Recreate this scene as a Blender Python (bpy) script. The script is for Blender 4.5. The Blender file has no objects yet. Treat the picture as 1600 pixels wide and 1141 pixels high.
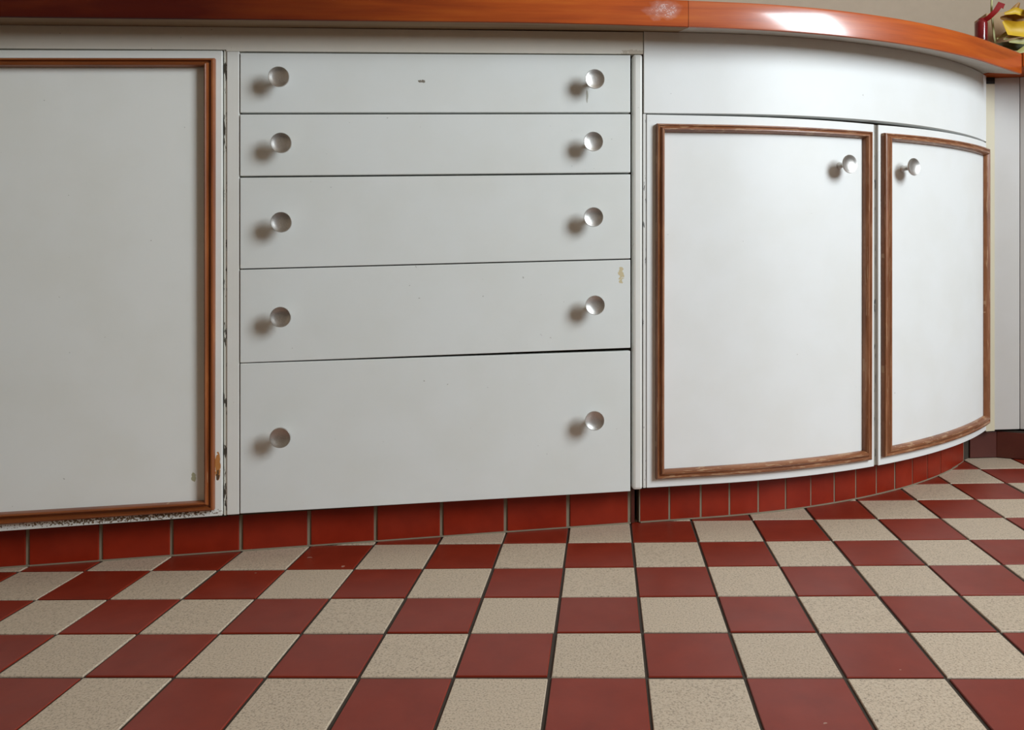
import bpy, bmesh, math, random
from mathutils import Vector
R = random.Random(7)
C = bpy.context.scene.collection
sc = bpy.context.scene

# ------------------------------------------------------------------ camera, light, exposure
SHEAR = 0.02894          # shear fitted to image lines: floor and fittings rise this much per metre rightward
EYE = 0.46574            # camera height above the floor datum
cam_d = bpy.data.cameras.new('camera')
cam = bpy.data.objects.new('camera', cam_d)
C.objects.link(cam)
cam.location = (0, 0, EYE)
cam.rotation_euler = (math.pi / 2, 0, 0)
cam_d.sensor_width = 36
cam_d.sensor_fit = 'HORIZONTAL'
cam_d.lens = 1242.45 / 1600 * 36
cam_d.shift_x = (800 - 870.47) / 1600
cam_d.shift_y = -(570.5 - 417.69) / 1600
cam_d.clip_start = 0.02
sc.camera = cam

sc.view_settings.view_transform = 'Standard'
sc.view_settings.look = 'None'
sc.view_settings.gamma = 1
sc.view_settings.use_curve_mapping = False
sc.view_settings.exposure = 0.05

w = bpy.data.worlds.new('daylight')
sc.world = w
w.use_nodes = True
w.node_tree.nodes['Background'].inputs[0].default_value = (0.75, 0.88, 1.0, 1)
w.node_tree.nodes['Background'].inputs[1].default_value = 1.0


def area(name, loc, target, sx, sy, power, col):
    d = bpy.data.lights.new(name, 'AREA')
    d.shape = 'RECTANGLE'
    d.size = sx
    d.size_y = sy
    d.energy = power
    d.color = col
    o = bpy.data.objects.new(name, d)
    C.objects.link(o)
    o.location = loc
    o.rotation_euler = (Vector(target) - Vector(loc)).to_track_quat('-Z', 'Y').to_euler()
    return o


# daylight of the window in the right wall
area('window_daylight', (2.12, -0.12, 1.60), (0.8, 0.52, 1.00), 0.9, 1.2, 82, (0.84, 0.935, 1.0))

# ------------------------------------------------------------------ materials
def hexlin(r, g, b):
    f = lambda v: (v / 255 / 12.92) if v <= 10 else ((v / 255 + 0.055) / 1.055) ** 2.4
    return (f(r), f(g), f(b), 1)


class NT:
    def __init__(s, name):
        s.m = bpy.data.materials.new(name)
        s.m.use_nodes = True
        s.t = s.m.node_tree
        s.b = s.t.nodes['Principled BSDF']

    def n(s, kind, **kw):
        nd = s.t.nodes.new(kind)
        for k, v in kw.items():
            if k[0] == '_':
                setattr(nd, k[1:], v)
            else:
                nd.inputs[k].default_value = v
        return nd

    def l(s, a, b):
        s.t.links.new(a, b)

    def coords(s, kind, scale):
        c = s.n('ShaderNodeTexCoord')
        mp = s.n('ShaderNodeMapping')
        mp.inputs['Scale'].default_value = scale
        s.l(c.outputs[kind], mp.inputs['Vector'])
        return mp.outputs[0]

    def noise(s, vec, scale, detail=3, rough=0.5):
        nd = s.n('ShaderNodeTexNoise', Scale=scale, Detail=detail, Roughness=rough)
        s.l(vec, nd.inputs['Vector'])
        return nd.outputs['Fac']

    def ramp(s, fac, stops, interp='LINEAR'):
        nd = s.n('ShaderNodeValToRGB')
        cr = nd.color_ramp
        cr.interpolation = interp
        while len(cr.elements) < len(stops):
            cr.elements.new(0.5)
        for e, (p, c) in zip(cr.elements, stops):
            e.position = p
            e.color = c if len(c) == 4 else (*c, 1)
        s.l(fac, nd.inputs['Fac'])
        return nd.outputs['Color']

    def mix(s, fac, a, b):
        nd = s.n('ShaderNodeMix', _data_type='RGBA')
        for i, v in ((0, fac), (6, a), (7, b)):
            if hasattr(v, 'links'):
                s.l(v, nd.inputs[i])
            else:
                nd.inputs[i].default_value = v
        return nd.outputs[2]

    def math(s, op, a, b=None, c=None):
        nd = s.n('ShaderNodeMath', _operation=op)
        for i, v in enumerate((a, b, c)):
            if v is None:
                continue
            if hasattr(v, 'links'):
                s.l(v, nd.inputs[i])
            else:
                nd.inputs[i].default_value = v
        return nd.outputs[0]

    def uv(s):
        c = s.n('ShaderNodeTexCoord')
        x = s.n('ShaderNodeSeparateXYZ')
        s.l(c.outputs['UV'], x.inputs[0])
        return x.outputs[0], x.outputs[1]

    def spot(s, u, v, cu, cv, ru, rv):
        """1 at the middle of an ellipse on the face, 0 at its rim"""
        du = s.math('DIVIDE', s.math('SUBTRACT', u, cu), ru)
        dv = s.math('DIVIDE', s.math('SUBTRACT', v, cv), rv)
        d = s.math('ADD', s.math('MULTIPLY', du, du), s.math('MULTIPLY', dv, dv))
        return s.math('SUBTRACT', 1.0, d)

    def bump(s, h, strength, dist):
        nd = s.n('ShaderNodeBump', Strength=strength, Distance=dist)
        s.l(h, nd.inputs['Height'])
        s.l(nd.outputs[0], s.b.inputs['Normal'])

    def fin(s, color=None, rough=0.5, metal=0.0, coat=0.0, coat_rough=0.1, spec=0.5):
        if color is not None:
            if hasattr(color, 'links'):
                s.l(color, s.b.inputs['Base Color'])
            else:
                s.b.inputs['Base Color'].default_value = color
        if hasattr(rough, 'links'):
            s.l(rough, s.b.inputs['Roughness'])
        else:
            s.b.inputs['Roughness'].default_value = rough
        s.b.inputs['Metallic'].default_value = metal
        s.b.inputs['Coat Weight'].default_value = coat
        s.b.inputs['Coat Roughness'].default_value = coat_rough
        s.b.inputs['Specular IOR Level'].default_value = spec
        return s.m


def plain(name, col, rough=0.5, var=0.86, **kw):
    t = NT(name)
    v = t.coords('Object', (1, 1, 1))
    n = t.noise(v, 40, 4)
    c2 = tuple(x * var for x in col[:3]) + (1,)
    return t.fin(t.ramp(n, [(0.3, c2), (0.7, col)]), rough, **kw)


def painted(name, col, chips=(), rough=0.48, specks=0.0):
    """brushed gloss paint; chips = worn places (S, h, half width, half height, colour, threshold, noise scale)"""
    t = NT(name)
    u, v = t.uv()
    cu = t.coords('UV', (1, 1, 1))
    n = t.noise(cu, 9, 4)
    dirty = tuple(x * f for x, f in zip(col[:3], (0.97, 0.965, 0.95))) + (1,)
    c = t.ramp(n, [(0.35, dirty), (0.6, col)])
    br = t.noise(t.coords('UV', (14, 260, 1)), 1.0, 3)
    if specks:
        sp = t.noise(cu, 130, 2, 0.4)
        c = t.mix(t.math('MULTIPLY', t.math('GREATER_THAN', sp, specks), 0.45), c, (0.18, 0.15, 0.11, 1))
    for (su, sv, ru, rv, cc, th, ns) in chips:
        m = t.spot(u, v, su, sv, ru, rv)
        nn = t.noise(cu, ns, 4, 0.6)
        k = t.math('GREATER_THAN', t.math('ADD', t.math('MULTIPLY', t.math('MAXIMUM', m, -1.0), 0.25), nn), th)
        k = t.math('MULTIPLY', k, t.math('GREATER_THAN', m, 0.0))
        c = t.mix(k, c, cc)
    t.bump(t.math('ADD', br, t.math('MULTIPLY', n, 1.5)), 0.04, 0.001)
    return t.fin(c, rough)


def flaky(name, base, dark, th, su=90, sv=16):
    """a painted filler strip whose paint flakes off in slivers"""
    t = NT(name)
    n = t.noise(t.coords('UV', (su, sv, 1)), 1.6, 4, 0.65)
    k = t.math('GREATER_THAN', n, th)
    c = t.mix(k, base, dark)
    t.bump(t.math('SUBTRACT', 1.0, k), 0.5, 0.001)
    return t.fin(c, 0.6)


def wood(name, stops, su, sv, rough=0.3, coat=0.3, coat_rough=0.15, spec=0.5, worn=0.0, along=None, crackle=None):
    t = NT(name)
    v = t.coords('UV', (su, sv, 1))
    n = t.noise(v, 1.0, 5, 0.6)
    c = t.ramp(n, stops)
    big = t.noise(t.coords('UV', (4, 4, 1)), 1.0, 2)
    c = t.mix(t.math('MULTIPLY', big, 0.35), c, stops[-1][1])
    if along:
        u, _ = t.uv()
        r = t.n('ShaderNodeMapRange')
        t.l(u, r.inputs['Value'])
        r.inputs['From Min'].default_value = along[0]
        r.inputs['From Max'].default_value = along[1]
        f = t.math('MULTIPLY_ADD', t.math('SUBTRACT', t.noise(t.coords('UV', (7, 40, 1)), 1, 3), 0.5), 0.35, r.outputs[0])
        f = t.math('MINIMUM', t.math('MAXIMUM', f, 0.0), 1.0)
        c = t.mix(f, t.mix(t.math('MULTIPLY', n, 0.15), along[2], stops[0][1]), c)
    ro = rough
    if worn:
        k = t.math('GREATER_THAN', t.noise(t.coords('UV', (su * 5, sv * 2.2, 1)), 0.9, 3, 0.6), worn)
        c = t.mix(t.math('MULTIPLY', k, 0.7), c, (0.46, 0.27, 0.15, 1))
    if crackle:
        u, vv = t.uv()
        m = t.spot(u, vv, *crackle)
        wob = t.noise(t.coords('UV', (1, 1.4, 1)), 55, 4)
        fl = t.n('ShaderNodeTexNoise', Scale=230.0, Detail=5.0, Roughness=0.65, Distortion=1.6)
        t.l(t.coords('UV', (0.8, 1.3, 1)), fl.inputs['Vector'])
        edge = t.math('MINIMUM', t.math('MAXIMUM', t.math('ADD', m, t.math('MULTIPLY', t.math('SUBTRACT', wob, 0.5), 2.4)), 0.0), 1.0)
        fleck = t.math('GREATER_THAN', fl.outputs['Fac'], t.math('SUBTRACT', 0.78, t.math('MULTIPLY', edge, 0.26)))
        k = t.math('MULTIPLY', edge, t.math('MULTIPLY_ADD', fleck, 0.5, 0.22))
        c = t.mix(k, c, (0.70, 0.58, 0.56, 1))
    t.bump(n, 0.12, 0.0015)
    return t.fin(c, ro, coat=coat, coat_rough=coat_rough, spec=spec)


WHITE = (0.745, 0.755, 0.725, 1)
CREAM = (0.70, 0.66, 0.58, 1)
EARTH = (0.10, 0.06, 0.03, 1)
RAW = (0.52, 0.22, 0.06, 1)
m_drawer = painted('white_drawer_paint', WHITE, specks=0.78, chips=[
    (-0.172, 0.449, 0.006, 0.016, (0.60, 0.50, 0.30, 1), 0.60, 120),
    (-0.516, 0.787, 0.007, 0.004, (0.20, 0.17, 0.13, 1), 0.62, 160),
    (-0.232, 0.762, 0.002, 0.012, (0.40, 0.38, 0.32, 1), 0.55, 160)])
m_door_old = painted('worn_white_door_paint', (0.82, 0.82, 0.775, 1), specks=0.79, chips=[
    (-1.0, 0.0795, 0.26, 0.0085, (0.16, 0.10, 0.05, 1), 0.715, 300),
    (-0.93, 0.082, 0.10, 0.006, EARTH, 0.735, 240),
    (-0.846, 0.155, 0.0045, 0.024, RAW, 0.50, 110),
    (-0.846, 0.140, 0.003, 0.010, EARTH, 0.58, 200),
    (-0.884, 0.140, 0.004, 0.009, (0.42, 0.40, 0.26, 1), 0.56, 130)])
m_door = painted('white_door_paint', (0.82, 0.82, 0.80, 1), specks=0.80)
m_frame = painted('cream_frame_paint', (0.76, 0.71, 0.62, 1), specks=0.77, chips=[
    (-0.15, 0.838, 0.03, 0.006, (0.55, 0.48, 0.38, 1), 0.56, 140)])
m_stile = painted('off_white_stile_paint', (0.77, 0.755, 0.705, 1), specks=0.77)
m_post = painted('yellowed_cream_paint', (0.66, 0.59, 0.43, 1))
m_panel = painted('grey_white_paint', (0.58, 0.55, 0.52, 1))
m_strip = flaky('flaking_filler', (0.66, 0.64, 0.56, 1), (0.06, 0.05, 0.035, 1), 0.56)
m_strip_r = flaky('flaking_filler_pale', (0.74, 0.73, 0.69, 1), (0.13, 0.13, 0.13, 1), 0.61)
m_strip_g = flaky('grey_door_gap_filler', (0.26, 0.235, 0.19, 1), (0.06, 0.055, 0.045, 1), 0.58)
m_dark = plain('unlit_carcass_wood', (0.06, 0.045, 0.03, 1), 0.8)
m_black = plain('black_block', (0.012, 0.011, 0.010, 1), 0.6)
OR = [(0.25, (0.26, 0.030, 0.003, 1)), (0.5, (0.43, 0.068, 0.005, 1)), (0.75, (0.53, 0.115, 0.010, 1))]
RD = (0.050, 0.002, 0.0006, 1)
m_top_l = wood('red_hardwood_dimmed_left', OR, 5, 90, 0.50, 0.10, 0.18, spec=0.2, along=(-0.86, -0.22, RD), crackle=(-0.112, 0.892, 0.036, 0.019))  # redder wood; the dimmer light at its left end is painted in too
m_top_r = wood('orange_varnished_hardwood', OR, 5, 90, 0.32, 0.9, 0.14)
m_under = wood('bare_brown_underside', [(0.3, (0.22, 0.14, 0.07, 1)), (0.7, (0.34, 0.24, 0.14, 1))], 5, 60, 0.7, 0.0)
BR = [(0.25, (0.11, 0.032, 0.011, 1)), (0.5, (0.21, 0.065, 0.020, 1)), (0.72, (0.42, 0.19, 0.09, 1))]
RB = [(0.25, (0.11, 0.022, 0.006, 1)), (0.55, (0.24, 0.06, 0.014, 1)), (0.8, (0.38, 0.13, 0.035, 1))]
m_under_r = plain('lit_grey_underside', (0.46, 0.42, 0.36, 1), 0.6)  # light caught by the right underside is put into this paler grey
m_mh = wood('brown_moulding_wood', BR, 8, 160, 0.42, 0.2, worn=0.57)
m_mv = wood('brown_moulding_wood_upright', BR, 160, 8, 0.42, 0.2, worn=0.60)
m_rh = wood('red_brown_moulding_wood', RB, 8, 160, 0.35, 0.3, worn=0.70)
m_rv = wood('red_brown_moulding_wood_upright', RB, 160, 8, 0.35, 0.3, worn=0.70)


def tile_mat(name, base, dark, rough, speck=None, var=0.12, coat=0.0, spec=0.5):
    t = NT(name)
    oi = t.n('ShaderNodeObjectInfo')
    c0 = t.n('ShaderNodeTexCoord')
    ad = t.n('ShaderNodeVectorMath', _operation='ADD')
    cmb = t.n('ShaderNodeCombineXYZ')
    sh = t.math('MULTIPLY', oi.outputs['Random'], 37.0)
    for k_ in range(3):
        t.l(sh, cmb.inputs[k_])
    t.l(c0.outputs['Object'], ad.inputs[0])
    t.l(cmb.outputs[0], ad.inputs[1])
    v = ad.outputs[0]
    if speck:
        n = t.noise(v, 400, 4, 0.75)
        c = t.ramp(n, [(0.36, speck[0]), (0.46, dark), (0.56, base), (0.68, speck[1])])
    else:
        n = t.noise(v, 22, 4, 0.6)
        c = t.ramp(n, [(0.3, dark), (0.7, base)])
    k = t.math('MULTIPLY', oi.outputs['Random'], var)
    c = t.mix(k, c, tuple(x * 0.45 for x in base[:3]) + (1,))
    chip = t.noise(v, 48, 2, 0.4)
    c = t.mix(t.math('MULTIPLY', t.math('GREATER_THAN', chip, 0.80), 0.6), c, (0.5, 0.36, 0.28, 1))
    sm = t.noise(v, 12, 3)
    r = t.math('MULTIPLY_ADD', sm, 0.18, rough - 0.09)
    t.bump(t.noise(v, 160, 2), 0.03, 0.0006)
    return t.fin(c, r, coat=coat, spec=spec)


m_red = tile_mat('red_quarry_tile', (0.25, 0.027, 0.011, 1), (0.20, 0.020, 0.008, 1), 0.38, spec=0.34)
m_beige = tile_mat('speckled_beige_tile', (0.61, 0.485, 0.355, 1), (0.52, 0.41, 0.30, 1), 0.5,
                   speck=((0.27, 0.21, 0.15, 1), (0.58, 0.50, 0.39, 1)), var=0.10)
m_kick = tile_mat('red_plinth_tile', (0.30, 0.022, 0.006, 1), (0.23, 0.015, 0.004, 1), 0.42, var=0.22, spec=0.28)
m_kickdark = tile_mat('dark_shaded_plinth_tile', (0.10, 0.018, 0.010, 1), (0.08, 0.014, 0.008, 1), 0.4)  # return plinth's shade is put into this darker red; one sliver tile shares it
m_grout = plain('dark_floor_grout', (0.05, 0.034, 0.023, 1), 0.85)
m_mortar = plain('olive_grey_mortar', (0.27, 0.22, 0.15, 1), 0.85)
m_wall = plain('beige_wall_paint', (0.42, 0.337, 0.244, 1), 0.7, var=0.95)
m_room = plain('pale_room_paint', (0.62, 0.49, 0.36, 1), 0.8)
t = NT('brushed_aluminium')
br = t.noise(t.coords('Object', (1, 1, 1)), 900, 2)
m_knob = t.fin(t.ramp(br, [(0.3, (0.54, 0.52, 0.49, 1)), (0.7, (0.70, 0.68, 0.65, 1))]), 0.38, metal=1.0)
m_redgloss = plain('dark_red_glass', (0.22, 0.006, 0.012, 1), 0.15, coat=0.6)
m_ribbon = plain('red_ribbon', (0.30, 0.006, 0.006, 1), 0.6, spec=0.2)
m_card = plain('beige_cardboard', (0.50, 0.345, 0.19, 1), 0.75)
m_petal = plain('yellow_petal', (0.72, 0.47, 0.02, 1), 0.5)
m_petal_in = plain('brown_yellow_petal', (0.36, 0.17, 0.02, 1), 0.5)
m_leaf = plain('pale_green_leaf', (0.42, 0.42, 0.14, 1), 0.5)
m_leafdark = plain('dark_green_leaf', (0.08, 0.10, 0.03, 1), 0.5)

# ------------------------------------------------------------------ geometry helpers
A0, TH0, XS, RAD = 1.376447, 0.127676, 0.282337, 1.061745    # front line of the cabinets: straight, then an arc


def theta(S):
    return TH0 + max(S, 0) / RAD


def plan(S, off=0.0, tail=None):
    """point on the cabinet front; S metres along it from where it starts to bend, off towards the room"""
    Sa = min(S, tail) if tail is not None else S
    th = theta(Sa)
    x0, y0 = XS, A0 + math.tan(TH0) * XS
    if Sa > 0:
        x, y = x0 + RAD * (math.sin(th) - math.sin(TH0)), y0 + RAD * (math.cos(TH0) - math.cos(th))
    else:
        x, y = x0 + Sa * math.cos(TH0), y0 + Sa * math.sin(TH0)
    if tail is not None and S > tail:
        x += (S - tail) * math.cos(th)
        y += (S - tail) * math.sin(th)
    return x + off * math.sin(th), y - off * math.cos(th)


def lift(x, y, h):
    return Vector((x, y, h + SHEAR * x))


def world_origin(o):
    p = Vector((0, 0, 0))
    while o is not None:
        p = p + Vector(o.location)
        o = o.parent
    return p


def link(name, me, mat, parent, origin):
    o = bpy.data.objects.new(name, me)
    C.objects.link(o)
    if mat:
        for mm in (mat if isinstance(mat, (list, tuple)) else [mat]):
            me.materials.append(mm)
    if parent is not None:
        o.parent = parent
        o.location = origin - world_origin(parent)
    else:
        o.location = origin
    return o


def mesh_obj(name, verts, faces, mat, parent=None, uvs=None, bevel=0.0, smooth=False, origin=None, fmat=None):
    """verts in world space; the object's origin goes to the middle of its base"""
    if origin is None:
        xs, ys, zs = zip(*verts)
        origin = Vector(((min(xs) + max(xs)) / 2, (min(ys) + max(ys)) / 2, min(zs)))
    me = bpy.data.meshes.new(name)
    me.from_pydata([tuple(Vector(v) - origin) for v in verts], [], faces)
    if uvs:
        ul = me.uv_layers.new(name='UVMap')
        for lp in me.loops:
            ul.data[lp.index].uv = uvs[lp.vertex_index]
    if fmat:
        for p_, k in zip(me.polygons, fmat):
            p_.material_index = k
    bm = bmesh.new()
    bm.from_mesh(me)
    bmesh.ops.recalc_face_normals(bm, faces=bm.faces)
    if bevel:
        es = [e for e in bm.edges if len(e.link_faces) == 2 and e.calc_face_angle(0) > 0.6]
        bmesh.ops.bevel(bm, geom=es, offset=bevel, segments=2, affect='EDGES', profile=0.5)
    if smooth:
        for f in bm.faces:
            f.smooth = True
        for e in bm.edges:
            if len(e.link_faces) == 2 and e.calc_face_angle(0) > (0.3 if bevel else 0.7):
                e.smooth = False
    bm.to_mesh(me)
    bm.free()
    return link(name, me, mat, parent, origin)


def segs(S0, S1):
    if S1 <= 0:
        return 1
    return max(2, int(math.ceil((S1 - max(S0, 0)) / 0.02)) + (1 if S0 < 0 else 0))


def stations(S0, S1):
    L = [S0]
    if S1 > 0:
        a = max(S0, 0)
        if S0 < 0:
            L.append(0.0)
        n = max(1, int(math.ceil((S1 - a) / 0.02)))
        L += [a + (S1 - a) * (i + 1) / n for i in range(n)]
    else:
        L.append(S1)
    return L


def ribbon(name, S0, S1, hb, ht, of, ob, mat, parent=None, bevel=0.0, tail=None, ob1=None, **kw):
    """a board following the front line from S0 to S1; hb, ht = heights (number or pair); of/ob = front/back offset"""
    hb = hb if isinstance(hb, tuple) else (hb, hb)
    fn = ht if callable(ht) else None
    ht = ht if isinstance(ht, tuple) else (ht, ht)
    vs, uv, fc = [], [], []
    st = stations(S0, S1)
    for S in st:
        k = (S - S0) / (S1 - S0)
        b, t_ = hb[0] + (hb[1] - hb[0]) * k, fn(S) if fn else ht[0] + (ht[1] - ht[0]) * k
        bk = ob if ob1 is None else ob + (ob1 - ob) * k
        for off, h in ((of, b), (of, t_), (bk, t_), (bk, b)):
            x, y = plan(S, off, tail)
            vs.append(lift(x, y, h))
            uv.append((S, h if off == of else h + (of - off)))
    n = len(st)
    for i in range(n - 1):
        a, b = i * 4, i * 4 + 4
        for j in range(4):
            fc.append((a + j, b + j, b + (j + 1) % 4, a + (j + 1) % 4))
    fc.append((0, 1, 2, 3))
    e = (n - 1) * 4
    fc.append((e + 3, e + 2, e + 1, e))
    return mesh_obj(name, vs, fc, mat, parent, uv, bevel, smooth=n > 2 or bevel > 0, **kw)


PROFILE_R = [(0, 0.0005), (0, .007), (.10, .0095), (.22, .010), (.34, .0075), (.46, .0085), (.62, .0125), (.78, .0125), (.93, .009), (1, .005), (1, 0.0005)]
PROFILE_L = [(0, 0.0005), (0, .009), (.12, .0115), (.28, .0115), (.40, .007), (.55, .007), (.66, .0125), (.82, .0145), (.94, .0135), (1, .011), (1, 0.0005)]


def moulding(outer, inner, prof, mh, mv, parent):
    """four mitred lengths; outer/inner = corners (S, h): top left, top right, bottom right, bottom left"""
    for k in range(4):
        o0, o1, i0, i1 = outer[k], outer[(k + 1) % 4], inner[k], inner[(k + 1) % 4]
        horiz = k in (0, 2)
        n = 1 if not horiz or max(o0[0], o1[0]) <= 0 else 24
        vs, uv, fc = [], [], []
        for i in range(n + 1):
            q = i / n
            for t_, off in prof:
                S = (o0[0] * (1 - q) + o1[0] * q) * (1 - t_) + (i0[0] * (1 - q) + i1[0] * q) * t_
                h = (o0[1] * (1 - q) + o1[1] * q) * (1 - t_) + (i0[1] * (1 - q) + i1[1] * q) * t_
                x, y = plan(S, off)
                vs.append(lift(x, y, h))
                uv.append((S + k * 1.7, h + k * 2.3))
        m = len(prof)
        for i in range(n):
            for j in range(m):
                a, b = i * m + j, i * m + (j + 1) % m
                fc.append((a, b, b + m, a + m))
        fc.append(tuple(range(m)))
        fc.append(tuple(n * m + j for j in reversed(range(m))))
        mesh_obj('moulding', vs, fc, mh if horiz else mv, parent, uv, smooth=True)


KNOB = [(0, 0), (.0066, 0), (.0066, .0012), (.0054, .003), (.0047, .009), (.0054, .0150), (.0082, .0190), (.0124, .0222), (.0157, .0242),
        (.0168, .0256), (.0168, .0272), (.0161, .0281), (.0152, .0279), (.0122, .0266), (.0085, .0255), (.0042, .0250), (0, .0249)]
knob_me = None


def knob(S, h, parent, off=0.0):
    global knob_me
    if knob_me is None:
        n = 28
        vs, fc = [], []
        for r, d in KNOB[1:-1]:
            for i in range(n):
                a = 2 * math.pi * i / n
                vs.append((r * math.cos(a), -d, r * math.sin(a)))
        m = len(KNOB) - 2
        for j in range(m - 1):
            for i in range(n):
                fc.append((j * n + i, j * n + (i + 1) % n, (j + 1) * n + (i + 1) % n, (j + 1) * n + i))
        vs.append((0, -KNOB[-1][1], 0))
        for i in range(n):
            fc.append(((m - 1) * n + i, (m - 1) * n + (i + 1) % n, len(vs) - 1))
        fc.append(tuple(range(n)))
        knob_me = bpy.data.meshes.new('knob')
        knob_me.from_pydata(vs, [], fc)
        bm = bmesh.new()
        bm.from_mesh(knob_me)
        bmesh.ops.recalc_face_normals(bm, faces=bm.faces)
        for f in bm.faces:
            f.smooth = True
        for e in bm.edges:
            if len(e.link_faces) == 2 and e.calc_face_angle(0) > 0.75:
                e.smooth = False
        bm.to_mesh(knob_me)
        bm.free()
        knob_me.materials.append(m_knob)
    o = bpy.data.objects.new('knob', knob_me)
    C.objects.link(o)
    o.parent = parent
    x, y = plan(S, off)
    o.location = lift(x, y, h) - world_origin(parent)
    o.rotation_euler = (R.uniform(-.03, .03), R.uniform(0, 6.28), theta(S) + R.uniform(-.03, .03))
    return o


def tag(o, label=None, cat=None, group=None, kind=None):
    for k, v in (('label', label), ('category', cat), ('group', group), ('kind', kind)):
        if v:
            o[k] = v
    return o


def thing(name, loc, label, cat, group=None):
    o = bpy.data.objects.new(name, None)
    o.empty_display_size = 0.1
    C.objects.link(o)
    o.location = loc
    return tag(o, label, cat, group)


def flat_box(name, poly, hb, ht, mat, parent=None, bevel=0.0, **kw):
    """upright prism on a plan polygon, heights measured from the sheared floor"""
    n = len(poly)
    vs = [lift(x, y, hb) for x, y in poly] + [lift(x, y, ht) for x, y in poly]
    uv = []
    d = 0
    for i, (x, y) in enumerate(poly):
        if i:
            d += math.hypot(x - poly[i - 1][0], y - poly[i - 1][1])
        uv.append((d, hb))
    uv += [(a, ht) for a, _ in uv]
    fc = [tuple(range(n - 1, -1, -1)), tuple(range(n, 2 * n))] + [(i, (i + 1) % n, n + (i + 1) % n, n + i) for i in range(n)]
    return mesh_obj(name, vs, fc, mat, parent, uv, bevel, smooth=bevel > 0, **kw)


def slab(p, q, thick, hb, ht, name, mat, parent=None, bevel=0.0):
    """upright board from p to q in plan, thickness going away from the room"""
    dx, dy = q[0] - p[0], q[1] - p[1]
    L = math.hypot(dx, dy)
    nx, ny = -dy / L * thick, dx / L * thick
    return flat_box(name, [p, q, (q[0] + nx, q[1] + ny), (p[0] + nx, p[1] + ny)], hb, ht, mat, parent, bevel)


# ------------------------------------------------------------------ room shell
def wall_y(x):
    return 1.985 + 0.1283 * x


XL, XR, YF, HC = -2.45, 2.20, -2.25, 2.45
TILE, FPSI, FOX, FOY = 0.11, -0.0577734, -0.0089402, 0.9036905
# floor: grout bed + tiles laid one by one
floor = flat_box('floor', [(XL, YF), (XR, YF), (XR, wall_y(XR)), (XL, wall_y(XL))], -0.06, -0.0022, m_grout)
tag(floor, 'red and beige chequered quarry tile floor with dark grout joints', kind='structure')


def tile_mesh(name, mat, size, top=0.0, thick=0.011, cham=0.0008):
    a = size / 2
    b = a - cham
    vs = [(x, y, -thick) for x, y in ((-a, -a), (a, -a), (a, a), (-a, a))] + [(x, y, -cham) for x, y in ((-a, -a), (a, -a), (a, a), (-a, a))] + [(x, y, 0) for x, y in ((-b, -b), (b, -b), (b, b), (-b, b))]
    fc = [(3, 2, 1, 0), (8, 9, 10, 11)]
    for k in (0, 4):
        for i in range(4):
            fc.append((k + i, k + (i + 1) % 4, k + 4 + (i + 1) % 4, k + 4 + i))
    me = bpy.data.meshes.new(name)
    me.from_pydata(vs, [], fc)
    me.materials.append(mat)
    return me


red_me = [tile_mesh('red_tile', m_red, TILE - s_) for s_ in (.0036, .0042, .0048)]
beige_me = [tile_mesh('beige_tile', m_beige, TILE - s_) for s_ in (.0034, .0040, .0046)]
cp, sp_ = math.cos(FPSI), math.sin(FPSI)
base_o = world_origin(floor)
count = 0
for j in range(-3, 11):
    for i in range(-11, 16):
        cx, cy = (i + .5) * TILE, (j + .5) * TILE
        x, y = cp * cx - sp_ * cy + FOX, sp_ * cx + cp * cy + FOY
        # distance behind the plinth line: leave out tiles wholly hidden under the cabinets
        if y < 0.45 or y > wall_y(x) - 0.1:
            continue
        u_ = x / y
        if abs(u_ + 0.03) > 0.98 and j > -2:
            continue
        best = min((((x - plan(k * .02, -0.04)[0]) ** 2 + (y - plan(k * .02, -0.04)[1]) ** 2, k * .02) for k in range(-80, 41)))
        th = theta(best[1])
        qx, qy = plan(best[1], -0.04)
        behind = -((x - qx) * math.sin(th) - (y - qy) * math.cos(th))
        if behind > 0.085 and best[1] < 0.795:
            continue
        if y > 1.93:
            continue
        red = (i + j) % 2 != 0
        o = bpy.data.objects.new('floor_tile', R.choice(red_me if red else beige_me))
        C.objects.link(o)
        o.parent = floor
        o.location = lift(x + R.uniform(-.0006, .0006), y + R.uniform(-.0006, .0006), R.uniform(-.0004, 0)) - base_o
        o.rotation_euler = (R.uniform(-.0022, .0022), -math.atan(SHEAR) + R.uniform(-.0022, .0022), FPSI + R.uniform(-.004, .004))
        count += 1

wb = flat_box('wall_back', [(XL, wall_y(XL)), (XR, wall_y(XR)), (XR, wall_y(XR) + .1), (XL, wall_y(XL) + .1)], -0.06, HC, m_wall)
tag(wb, 'beige painted wall behind the wooden worktop', kind='structure')
wl = flat_box('wall_left', [(XL - .1, YF), (XL, YF), (XL, wall_y(XL)), (XL - .1, wall_y(XL))], -0.06, HC, m_room)
tag(wl, 'pale painted left wall', kind='structure')


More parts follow.
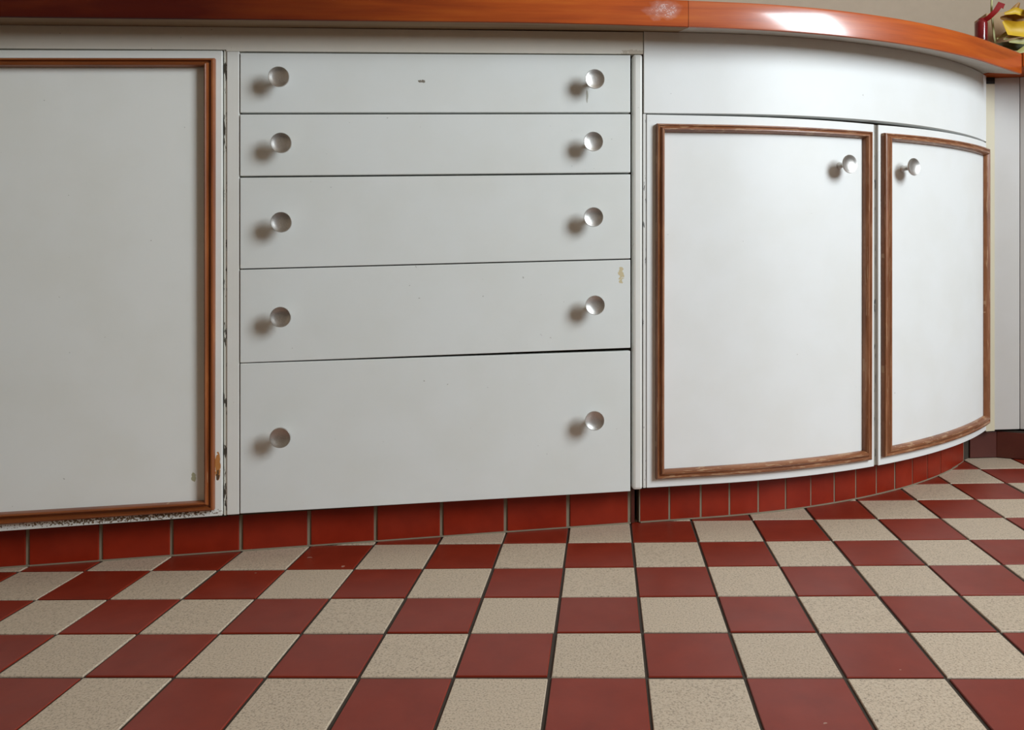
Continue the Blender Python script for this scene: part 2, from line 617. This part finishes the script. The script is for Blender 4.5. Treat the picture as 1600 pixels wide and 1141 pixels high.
def wall_with_hole(name, p, q, a0, a1, z0, z1, thick, mat):
    """wall from p to q with an opening between a0 and a1 metres along it"""
    dx, dy = q[0] - p[0], q[1] - p[1]
    L = math.hypot(dx, dy)
    dx, dy = dx / L, dy / L
    nx, ny = -dy * thick, dx * thick
    vs, fc = [], []

    def box(s0, s1, b, t_):
        k = len(vs)
        for h in (b, t_):
            for s_, m_ in ((s0, 0), (s1, 0), (s1, 1), (s0, 1)):
                vs.append(Vector((p[0] + dx * s_ + nx * m_, p[1] + dy * s_ + ny * m_, h)))
        for f in ((3, 2, 1, 0), (4, 5, 6, 7), (0, 1, 5, 4), (1, 2, 6, 5), (2, 3, 7, 6), (3, 0, 4, 7)):
            fc.append(tuple(k + i for i in f))
    box(0, a0, -0.06, HC)
    box(a1, L, -0.06, HC)
    box(a0, a1, -0.06, z0)
    box(a0, a1, z1, HC)
    o = mesh_obj(name, vs, fc, mat)
    return tag(o, 'pale painted wall with a window', kind='structure')


wall_with_hole('wall_right', (XR, wall_y(XR)), (XR, YF), wall_y(XR) - 0.36, wall_y(XR) + 0.62, 0.97, 2.24, -0.12, m_room)
wf = flat_box('wall_front', [(XR, YF), (XL, YF), (XL, YF - .1), (XR, YF - .1)], -0.06, HC, m_room)
tag(wf, 'pale painted wall opposite the cupboards', kind='structure')


def window(name, p, q, z0, z1):
    """frame with one mullion and a pane, p to q in plan"""
    root = bpy.data.objects.new(name, None)
    C.objects.link(root)
    root.location = ((p[0] + q[0]) / 2, (p[1] + q[1]) / 2, z0)
    tag(root, 'white framed window letting in daylight', kind='structure')
    dx, dy = (q[0] - p[0]), (q[1] - p[1])
    L = math.hypot(dx, dy)
    ux, uy = dx / L, dy / L
    nx, ny = -uy * 0.05, ux * 0.05

    def bar(nm, a, b, h0, h1, mat, d0=0.0, d1=1.0):
        vs = []
        for h in (h0, h1):
            for s_, m_ in ((a, d0), (b, d0), (b, d1), (a, d1)):
                vs.append(Vector((p[0] + ux * s_ - nx * m_, p[1] + uy * s_ - ny * m_, h)))
        return mesh_obj(nm, vs, [(3, 2, 1, 0), (4, 5, 6, 7), (0, 1, 5, 4), (1, 2, 6, 5), (2, 3, 7, 6), (3, 0, 4, 7)], mat, root)
    bar('window_frame', 0, .05, z0, z1, m_door)
    bar('window_frame', L - .05, L, z0, z1, m_door)
    bar('window_frame', .05, L - .05, z0, z0 + .05, m_door)
    bar('window_frame', .05, L - .05, z1 - .05, z1, m_door)


window('window_1', (XR + 0.06, 0.36), (XR + 0.06, -0.62), 0.97, 2.24)
ce = mesh_obj('ceiling', [Vector(v) for v in ((XL, YF, HC), (XR, YF, HC), (XR, wall_y(XR), HC), (XL, wall_y(XL), HC),
              (XL, YF, HC + .1), (XR, YF, HC + .1), (XR, wall_y(XR), HC + .1), (XL, wall_y(XL), HC + .1))],
              [(3, 2, 1, 0), (4, 5, 6, 7), (0, 1, 5, 4), (1, 2, 6, 5), (2, 3, 7, 6), (3, 0, 4, 7)], m_room)
tag(ce, 'pale painted ceiling', kind='structure')

# ------------------------------------------------------------------ plinths of red tile
pl = ribbon('baseboard_left', -1.62, -0.140, 0.0, 0.064, -0.0425, -0.065, m_mortar)
tag(pl, 'straight tiled plinth of long red tiles under the left cupboard and the drawers', kind='structure')
joints = [-1.60, -1.49, -1.378, -1.2665, -1.1559, -1.0435, -0.9316, -0.8204, -0.7078, -0.5961, -0.4832, -0.3713, -0.2593, -0.1476]
for a, b in zip(joints, joints[1:]):
    g = R.uniform(.0027, .0036)
    ribbon('tile', a + g, b - g, 0.0012, 0.062, -0.040 + R.uniform(-.0006, .0006), -0.052, m_kick, pl, bevel=0.0012)
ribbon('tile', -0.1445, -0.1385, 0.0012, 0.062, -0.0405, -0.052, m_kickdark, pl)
pr = ribbon('baseboard_right', -0.1300, 0.776, 0.0, 0.064, -0.0409, -0.065, m_mortar)
tag(pr, 'curved tiled plinth of short red tiles under the bow-fronted cupboard', kind='structure')
joints = [-0.1298, -0.074, -0.0152, 0.0411, 0.0999, 0.1588, 0.2151, 0.272, 0.3275, 0.3851, 0.4427, 0.504, 0.5626, 0.6249, 0.6892, 0.7750]
for a, b in zip(joints, joints[1:]):
    g = R.uniform(.0010, .0017)
    ribbon('tile', a + g, b - g, 0.0012, 0.0625, -0.040 + R.uniform(-.0008, .0008), -0.052, m_kick, pr, bevel=0.001)
RP = [(0.945, 1.826), (1.008, 1.826), (1.36, 1.626)]        # plan of the return cabinet's plinth
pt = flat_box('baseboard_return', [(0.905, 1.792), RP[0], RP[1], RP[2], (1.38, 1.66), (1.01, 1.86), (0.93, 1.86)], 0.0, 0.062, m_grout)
tag(pt, 'red plinth with the shadow darkened into its colour, under the return cupboard at the right', kind='structure')
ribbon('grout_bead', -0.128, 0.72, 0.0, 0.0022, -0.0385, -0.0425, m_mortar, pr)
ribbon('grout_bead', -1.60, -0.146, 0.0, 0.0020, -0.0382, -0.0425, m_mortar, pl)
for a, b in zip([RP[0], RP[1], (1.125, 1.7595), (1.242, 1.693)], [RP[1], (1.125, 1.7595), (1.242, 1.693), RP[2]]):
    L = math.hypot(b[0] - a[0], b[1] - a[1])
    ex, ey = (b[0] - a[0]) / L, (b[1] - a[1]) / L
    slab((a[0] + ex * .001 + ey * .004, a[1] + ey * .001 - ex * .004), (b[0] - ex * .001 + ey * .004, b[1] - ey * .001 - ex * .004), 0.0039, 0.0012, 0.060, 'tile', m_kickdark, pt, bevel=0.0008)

# ------------------------------------------------------------------ left cupboard
def hw(S):
    k = min(max((S + 0.3) / 0.75, 0), 1)
    return 0.8772 - 0.0085 * k * k * (3 - 2 * k)


def base_at(S0, S1):
    x, y = plan((S0 + S1) / 2, -0.06)
    return lift(x, y, 0.0645)


SL = -1.62
lc = thing('base_cabinet', base_at(SL, -0.834), 'white painted cupboard at the left with one flat door edged in red-brown moulding', 'cabinet')
ribbon('carcass', SL, -0.8375, 0.0655, 0.874, -0.022, -0.52, m_dark, lc)
ribbon('top_rail', SL, -0.8330, 0.8395, 0.8765, -0.0015, -0.020, m_frame, lc)
ribbon('filler_strip', -0.8372, -0.8330, 0.073, 0.8385, -0.0035, -0.020, m_strip, lc)
ld = ribbon('door', SL + .02, -0.8392, (0.0690, 0.0735), (0.8355, 0.8376), 0.0, -0.019, m_door_old, lc, bevel=0.0012)
moulding([(SL + .04, .8205), (-0.8487, .8229), (-0.8500, .0858), (SL + .04, .0840)],
         [(SL + .056, .8075), (-0.8646, .8099), (-0.8640, .1012), (SL + .056, .1040)], PROFILE_L, m_rh, m_rv, ld)

# ------------------------------------------------------------------ drawer unit
du = thing('drawer_unit', base_at(-0.832, -0.132), 'white unit of five drawers with two round metal knobs on each', 'drawer unit')
ribbon('carcass', -0.8325, -0.1325, 0.0655, 0.874, -0.024, -0.52, m_dark, du)
ribbon('top_rail', -0.8330, -0.1322, (0.8372, 0.8362), (0.8765, 0.8745), -0.0015, -0.022, m_frame, du)
ribbon('stile', -0.8325, -0.8128, 0.0735, 0.8370, -0.0015, -0.022, m_stile, du, bevel=0.0012)
ribbon('stile', -0.1502, -0.1327, 0.0705, 0.8360, -0.0010, -0.022, m_stile, du, bevel=0.0045)
D = [((.8341, .8339), (.7357, .7336)), ((.7325, .7303), (.6311, .6282)), ((.6283, .6250), (.4783, .4773)), ((.4766, .4753), (.3233, .3208)), ((.3220, .3153), (.0748, .0693))]
KN = [((-.7441, .7879), (-.2229, .7850)), ((-.7411, .6808), (-.2257, .6790)), ((-.7411, .5518), (-.2251, .5500)), ((-.7411, .3978), (-.2224, .3985)), ((-.7411, .2022), (-.2235, .2017))]
for (tp, bt), kn in zip(D, KN):
    d = ribbon('drawer', -0.8111, -0.1552, bt, tp, R.uniform(-.0005, .0005), -0.019, m_drawer, du, bevel=0.0010)
    for S, h in kn:
        knob(S, h, d)

# ------------------------------------------------------------------ bow-fronted cupboard
bc = thing('curved_cabinet', base_at(-0.13, 0.79), 'bow-fronted white cupboard with two curved doors edged in brown moulding', 'cabinet')
ribbon('carcass', -0.1310, 0.795, 0.0655, lambda S: hw(S) - .004, -0.024, -0.36, m_dark, bc)
ribbon('fascia', -0.1310, 0.7990, (0.7322, 0.7205), lambda S: hw(S) - .0008, 0.0, -0.020, m_door, bc, bevel=0.0006)
ribbon('filler_strip', -0.1318, -0.1272, 0.0735, 0.7310, -0.0015, -0.022, m_strip_r, bc)
ribbon('filler_strip', 0.3335, 0.3425, 0.0715, 0.7190, -0.0055, -0.022, m_strip_g, bc)
da = ribbon('door', -0.1262, 0.3326, (0.0733, 0.0712), (0.7296, 0.7188), 0.0, -0.019, m_door, bc, bevel=0.0010)
moulding([(-0.1096, .7125), (.3208, .7032), (.3190, .0866), (-0.1106, .0890)],
         [(-0.0947, .6985), (.3030, .6910), (.3025, .1052), (-0.0955, .1053)], PROFILE_R, m_mh, m_mv, da)
knob(.2487, .6388, da)
db = ribbon('door', 0.3434, 0.7990, 0.0712, (0.7186, 0.7178), 0.0, -0.019, m_door, bc, bevel=0.0010)
moulding([(.3513, .7027), (.7960, .7028), (.7960, .0872), (.3513, .0875)],
         [(.3705, .6890), (.7700, .6868), (.7700, .1090), (.3705, .1046)], PROFILE_R, m_mh, m_mv, db)
knob(.4094, .6375, db)

# ------------------------------------------------------------------ return cupboard at the right
rc = thing('return_cabinet', lift(1.12, 1.86, 0.0625), 'plain white cupboard end with a cream post in the corner at the right', 'cabinet')
slab((0.9705, 1.800), (0.9925, 1.803), 0.02, 0.0655, 0.853, 'post', m_post, rc, bevel=0.0008)
slab((0.9705, 1.800), (0.9925, 1.803), 0.02, 0.8532, 0.8676, 'black_block', m_black, rc)
slab((0.9940, 1.808), (1.0520, 1.808), 0.018, 0.0670, 0.8676, 'panel', m_panel, rc, bevel=0.0010)
slab((1.0530, 1.8085), (1.3600, 1.634), 0.018, 0.0670, 0.8676, 'panel', m_panel, rc, bevel=0.0010)
flat_box('carcass', [(0.9945, 1.832), (1.060, 1.832), (1.375, 1.655), (1.56, 1.98), (0.75, 1.98), (0.96, 1.86)], 0.0655, 0.857, m_dark, rc)

# ------------------------------------------------------------------ worktop
wt = thing('worktop', lift(0.0, 1.7, 0.878), 'varnished red-brown wooden worktop curving round above the white cupboards', 'worktop')


def hl(S):
    """height of the worktop's lower front edge: it dips a little to the right"""
    k = min(max((S + 0.40) / 0.95, 0), 1)
    return 0.8687 - 0.0172 * k * k * (3 - 2 * k)


def counter(name, S0, S1, of, back0, back1, mat, tail, under, thick=0.0465):
    """solid timber length: rounded front edge, underside with its own bare face"""
    st = [S0]
    k = S0
    while k < S1 - 1e-6:
        k = min(k + 0.025, S1)
        st.append(k)
    vs, uv, fc, fm = [], [], [], []
    for S in st:
        q = (S - S0) / (S1 - S0)
        bk = back0 + (back1 - back0) * q
        h0 = hl(S)
        h1 = hw(S) - h0
        P = [(of - 0.0025, 0.0), (of - .0004, .0012), (of, .004), (of, thick - .005), (of - .0016, thick - .0014), (of - .005, thick), (bk, thick), (bk, h1), (-.003, h1)]
        for off, dh in P:
            x, y = plan(S, off, tail)
            vs.append(lift(x, y, h0 + dh))
            uv.append((S, h0 + dh + (of - off)))
    m = 9
    for i in range(len(st) - 1):
        for j in range(m):
            a, b = i * m + j, i * m + (j + 1) % m
            fc.append((a, b, b + m, a + m))
            fm.append(1 if j in (7, 8) else 0)
    fc.append(tuple(range(m)))
    fm.append(0)
    e = (len(st) - 1) * m
    fc.append(tuple(e + j for j in reversed(range(m))))
    fm.append(0)
    return mesh_obj(name, vs, fc, [mat, under], wt, uv, smooth=True, fmat=fm)


TAIL = 0.60
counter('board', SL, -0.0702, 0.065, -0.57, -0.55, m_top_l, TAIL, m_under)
counter('board', -0.0694, 0.7700, 0.065, -0.55, -0.40, m_top_r, TAIL, m_under_r)
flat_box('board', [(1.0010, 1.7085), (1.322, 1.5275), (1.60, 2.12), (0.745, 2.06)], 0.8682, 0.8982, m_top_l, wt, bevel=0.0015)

# ------------------------------------------------------------------ things on the worktop
TOPH = 0.8986


def lathe(name, prof, at, mat, parent=None, n=20, tilt=None):
    vs, fc = [], []
    for r, h in prof:
        for i in range(n):
            a = 2 * math.pi * i / n
            vs.append(Vector((r * math.cos(a), r * math.sin(a), h)) + at)
    for j in range(len(prof) - 1):
        for i in range(n):
            fc.append((j * n + i, j * n + (i + 1) % n, (j + 1) * n + (i + 1) % n, (j + 1) * n + i))
    fc.append(tuple(range(n)))
    fc.append(tuple((len(prof) - 1) * n + i for i in range(n)))
    return mesh_obj(name, vs, fc, mat, parent, smooth=True)


def blade(name, pts, widths, mat, parent, cup=0.25, thick=0.0012, side=Vector((0, 0, 1))):
    """a leaf or petal: a cupped strip of some thickness along pts"""
    vs, fc = [], []
    n = len(pts)
    for i, p in enumerate(pts):
        p = Vector(p)
        tg = (Vector(pts[min(i + 1, n - 1)]) - Vector(pts[max(i - 1, 0)])).normalized()
        sd = side - tg * side.dot(tg)
        sd.normalize()
        nr = tg.cross(sd)
        for s_, t_ in ((-1, 0), (-.5, 0), (0, 0), (.5, 0), (1, 0), (1, 1), (.5, 1), (0, 1), (-.5, 1), (-1, 1)):
            vs.append(p + sd * widths[i] * s_ + nr * (cup * widths[i] * (s_ * s_) + t_ * thick))
    for i in range(n - 1):
        for j in range(10):
            a, b = i * 10 + j, i * 10 + (j + 1) % 10
            fc.append((a, b, b + 10, a + 10))
    fc.append(tuple(range(10)))
    fc.append(tuple((n - 1) * 10 + j for j in reversed(range(10))))
    return mesh_obj(name, vs, fc, mat, parent, smooth=True)


bx = lift(1.019, 1.910, TOPH)
bo = thing('bottle', bx, 'slim dark red glossy bottle with a red ribbon on the worktop beside the cardboard box', 'bottle')
lathe('body', [(.0125, 0), (.0145, .002), (.0145, .122), (.0132, .1265), (.0090, .130), (.0070, .135)], bx, m_redgloss, bo)
p0 = bx + Vector((0.004, -0.006, 0.128))
blade('ribbon', [p0, p0 + Vector((.008, -.008, .006)), p0 + Vector((.020, -.012, .019)), p0 + Vector((.030, -.012, .034)), p0 + Vector((.040, -.012, .030))], [.006, .006, .006, .008, .006], m_ribbon, bo, cup=0.1)

bb = flat_box('cardboard_box', [(1.046, 1.940), (1.205, 1.915), (1.212, 1.985), (1.053, 2.008)], TOPH, TOPH + .157, m_card, bevel=0.002)
tag(bb, 'beige cardboard box standing on the worktop behind the yellow flowers', 'box')

f0 = lift(1.068, 1.87, TOPH)
fl = thing('flower_bunch', f0, 'bunch of yellow flowers with pale green leaves lying on the worktop', 'flowers')


def fp(dx, dy, dz):
    return f0 + Vector((dx, dy, dz * 1.28 + .024 * min(1.0, dz / .02)))


up = Vector((0, 0, 1))
blade('petal', [fp(-.030, -.02, .066), fp(-.016, -.026, .050), fp(.008, -.03, .047), fp(.040, -.02, .056), fp(.07, 0, .07)], [.003, .017, .019, .016, .004], m_petal, fl, .5)
blade('petal', [fp(-.026, .0, .077), fp(-.005, .006, .077), fp(.02, .008, .074), (fp(.05, .01, .076))], [.003, .010, .013, .006], m_petal_in, fl, .4)
blade('petal', [fp(-.022, -.01, .082), fp(.0, -.014, .086), fp(.025, -.008, .082), fp(.05, 0, .086)], [.003, .008, .008, .004], m_petal, fl, .4)
blade('petal', [fp(-.008, .0, .083), fp(.008, -.004, .094), fp(.016, -.004, .104)], [.005, .007, .002], m_petal_in, fl, .4)
blade('petal', [fp(.02, -.02, .074), fp(.035, -.022, .088), fp(.05, -.01, .094)], [.005, .012, .004], m_petal_in, fl, .4)
blade('petal', [fp(.02, -.03, .060), fp(.045, -.032, .064), fp(.075, -.01, .07)], [.004, .014, .006], m_petal, fl, .4)
for q, (a, b, wd, mm) in enumerate([((-.040, -.01, .036), (.06, .0, .060), .0050, m_leaf), ((-.030, -.02, .028), (.06, -.015, .050), .0045, m_leaf),
                                    ((-.020, -.025, .022), (.07, -.02, .040), .0060, m_leaf), ((-.042, .0, .026), (.05, .01, .035), .008, m_leafdark),
                                    ((-.010, -.02, .016), (.08, -.01, .030), .010, m_leaf), ((.0, -.01, .008), (.09, 0, .014), .009, m_leafdark)]):
    pts = []
    for i in range(6):
        k = i / 5
        pts.append(fp(a[0] + (b[0] - a[0]) * k, a[1] + (b[1] - a[1]) * k - .004 * math.sin(k * 3.1), a[2] + (b[2] - a[2]) * k + .006 * math.sin(k * 3.14 + q)))
    blade('leaf', pts, [wd * .3, wd * 1.1, wd * 1.4, wd * 1.4, wd, wd * .3], mm, fl, .3)
lo = Vector((0, 0, -1))
stem = [fp(-.010, .03, 0.002), fp(-.022, .032, .05), fp(-.026, .036, .10), fp(-.022, .040, .150)]
blade('stem', stem, [.0022, .0022, .002, .0016], m_leaf, fl, 0.1, 0.003, side=Vector((1, 0, 0)))
print('floor tiles', count)
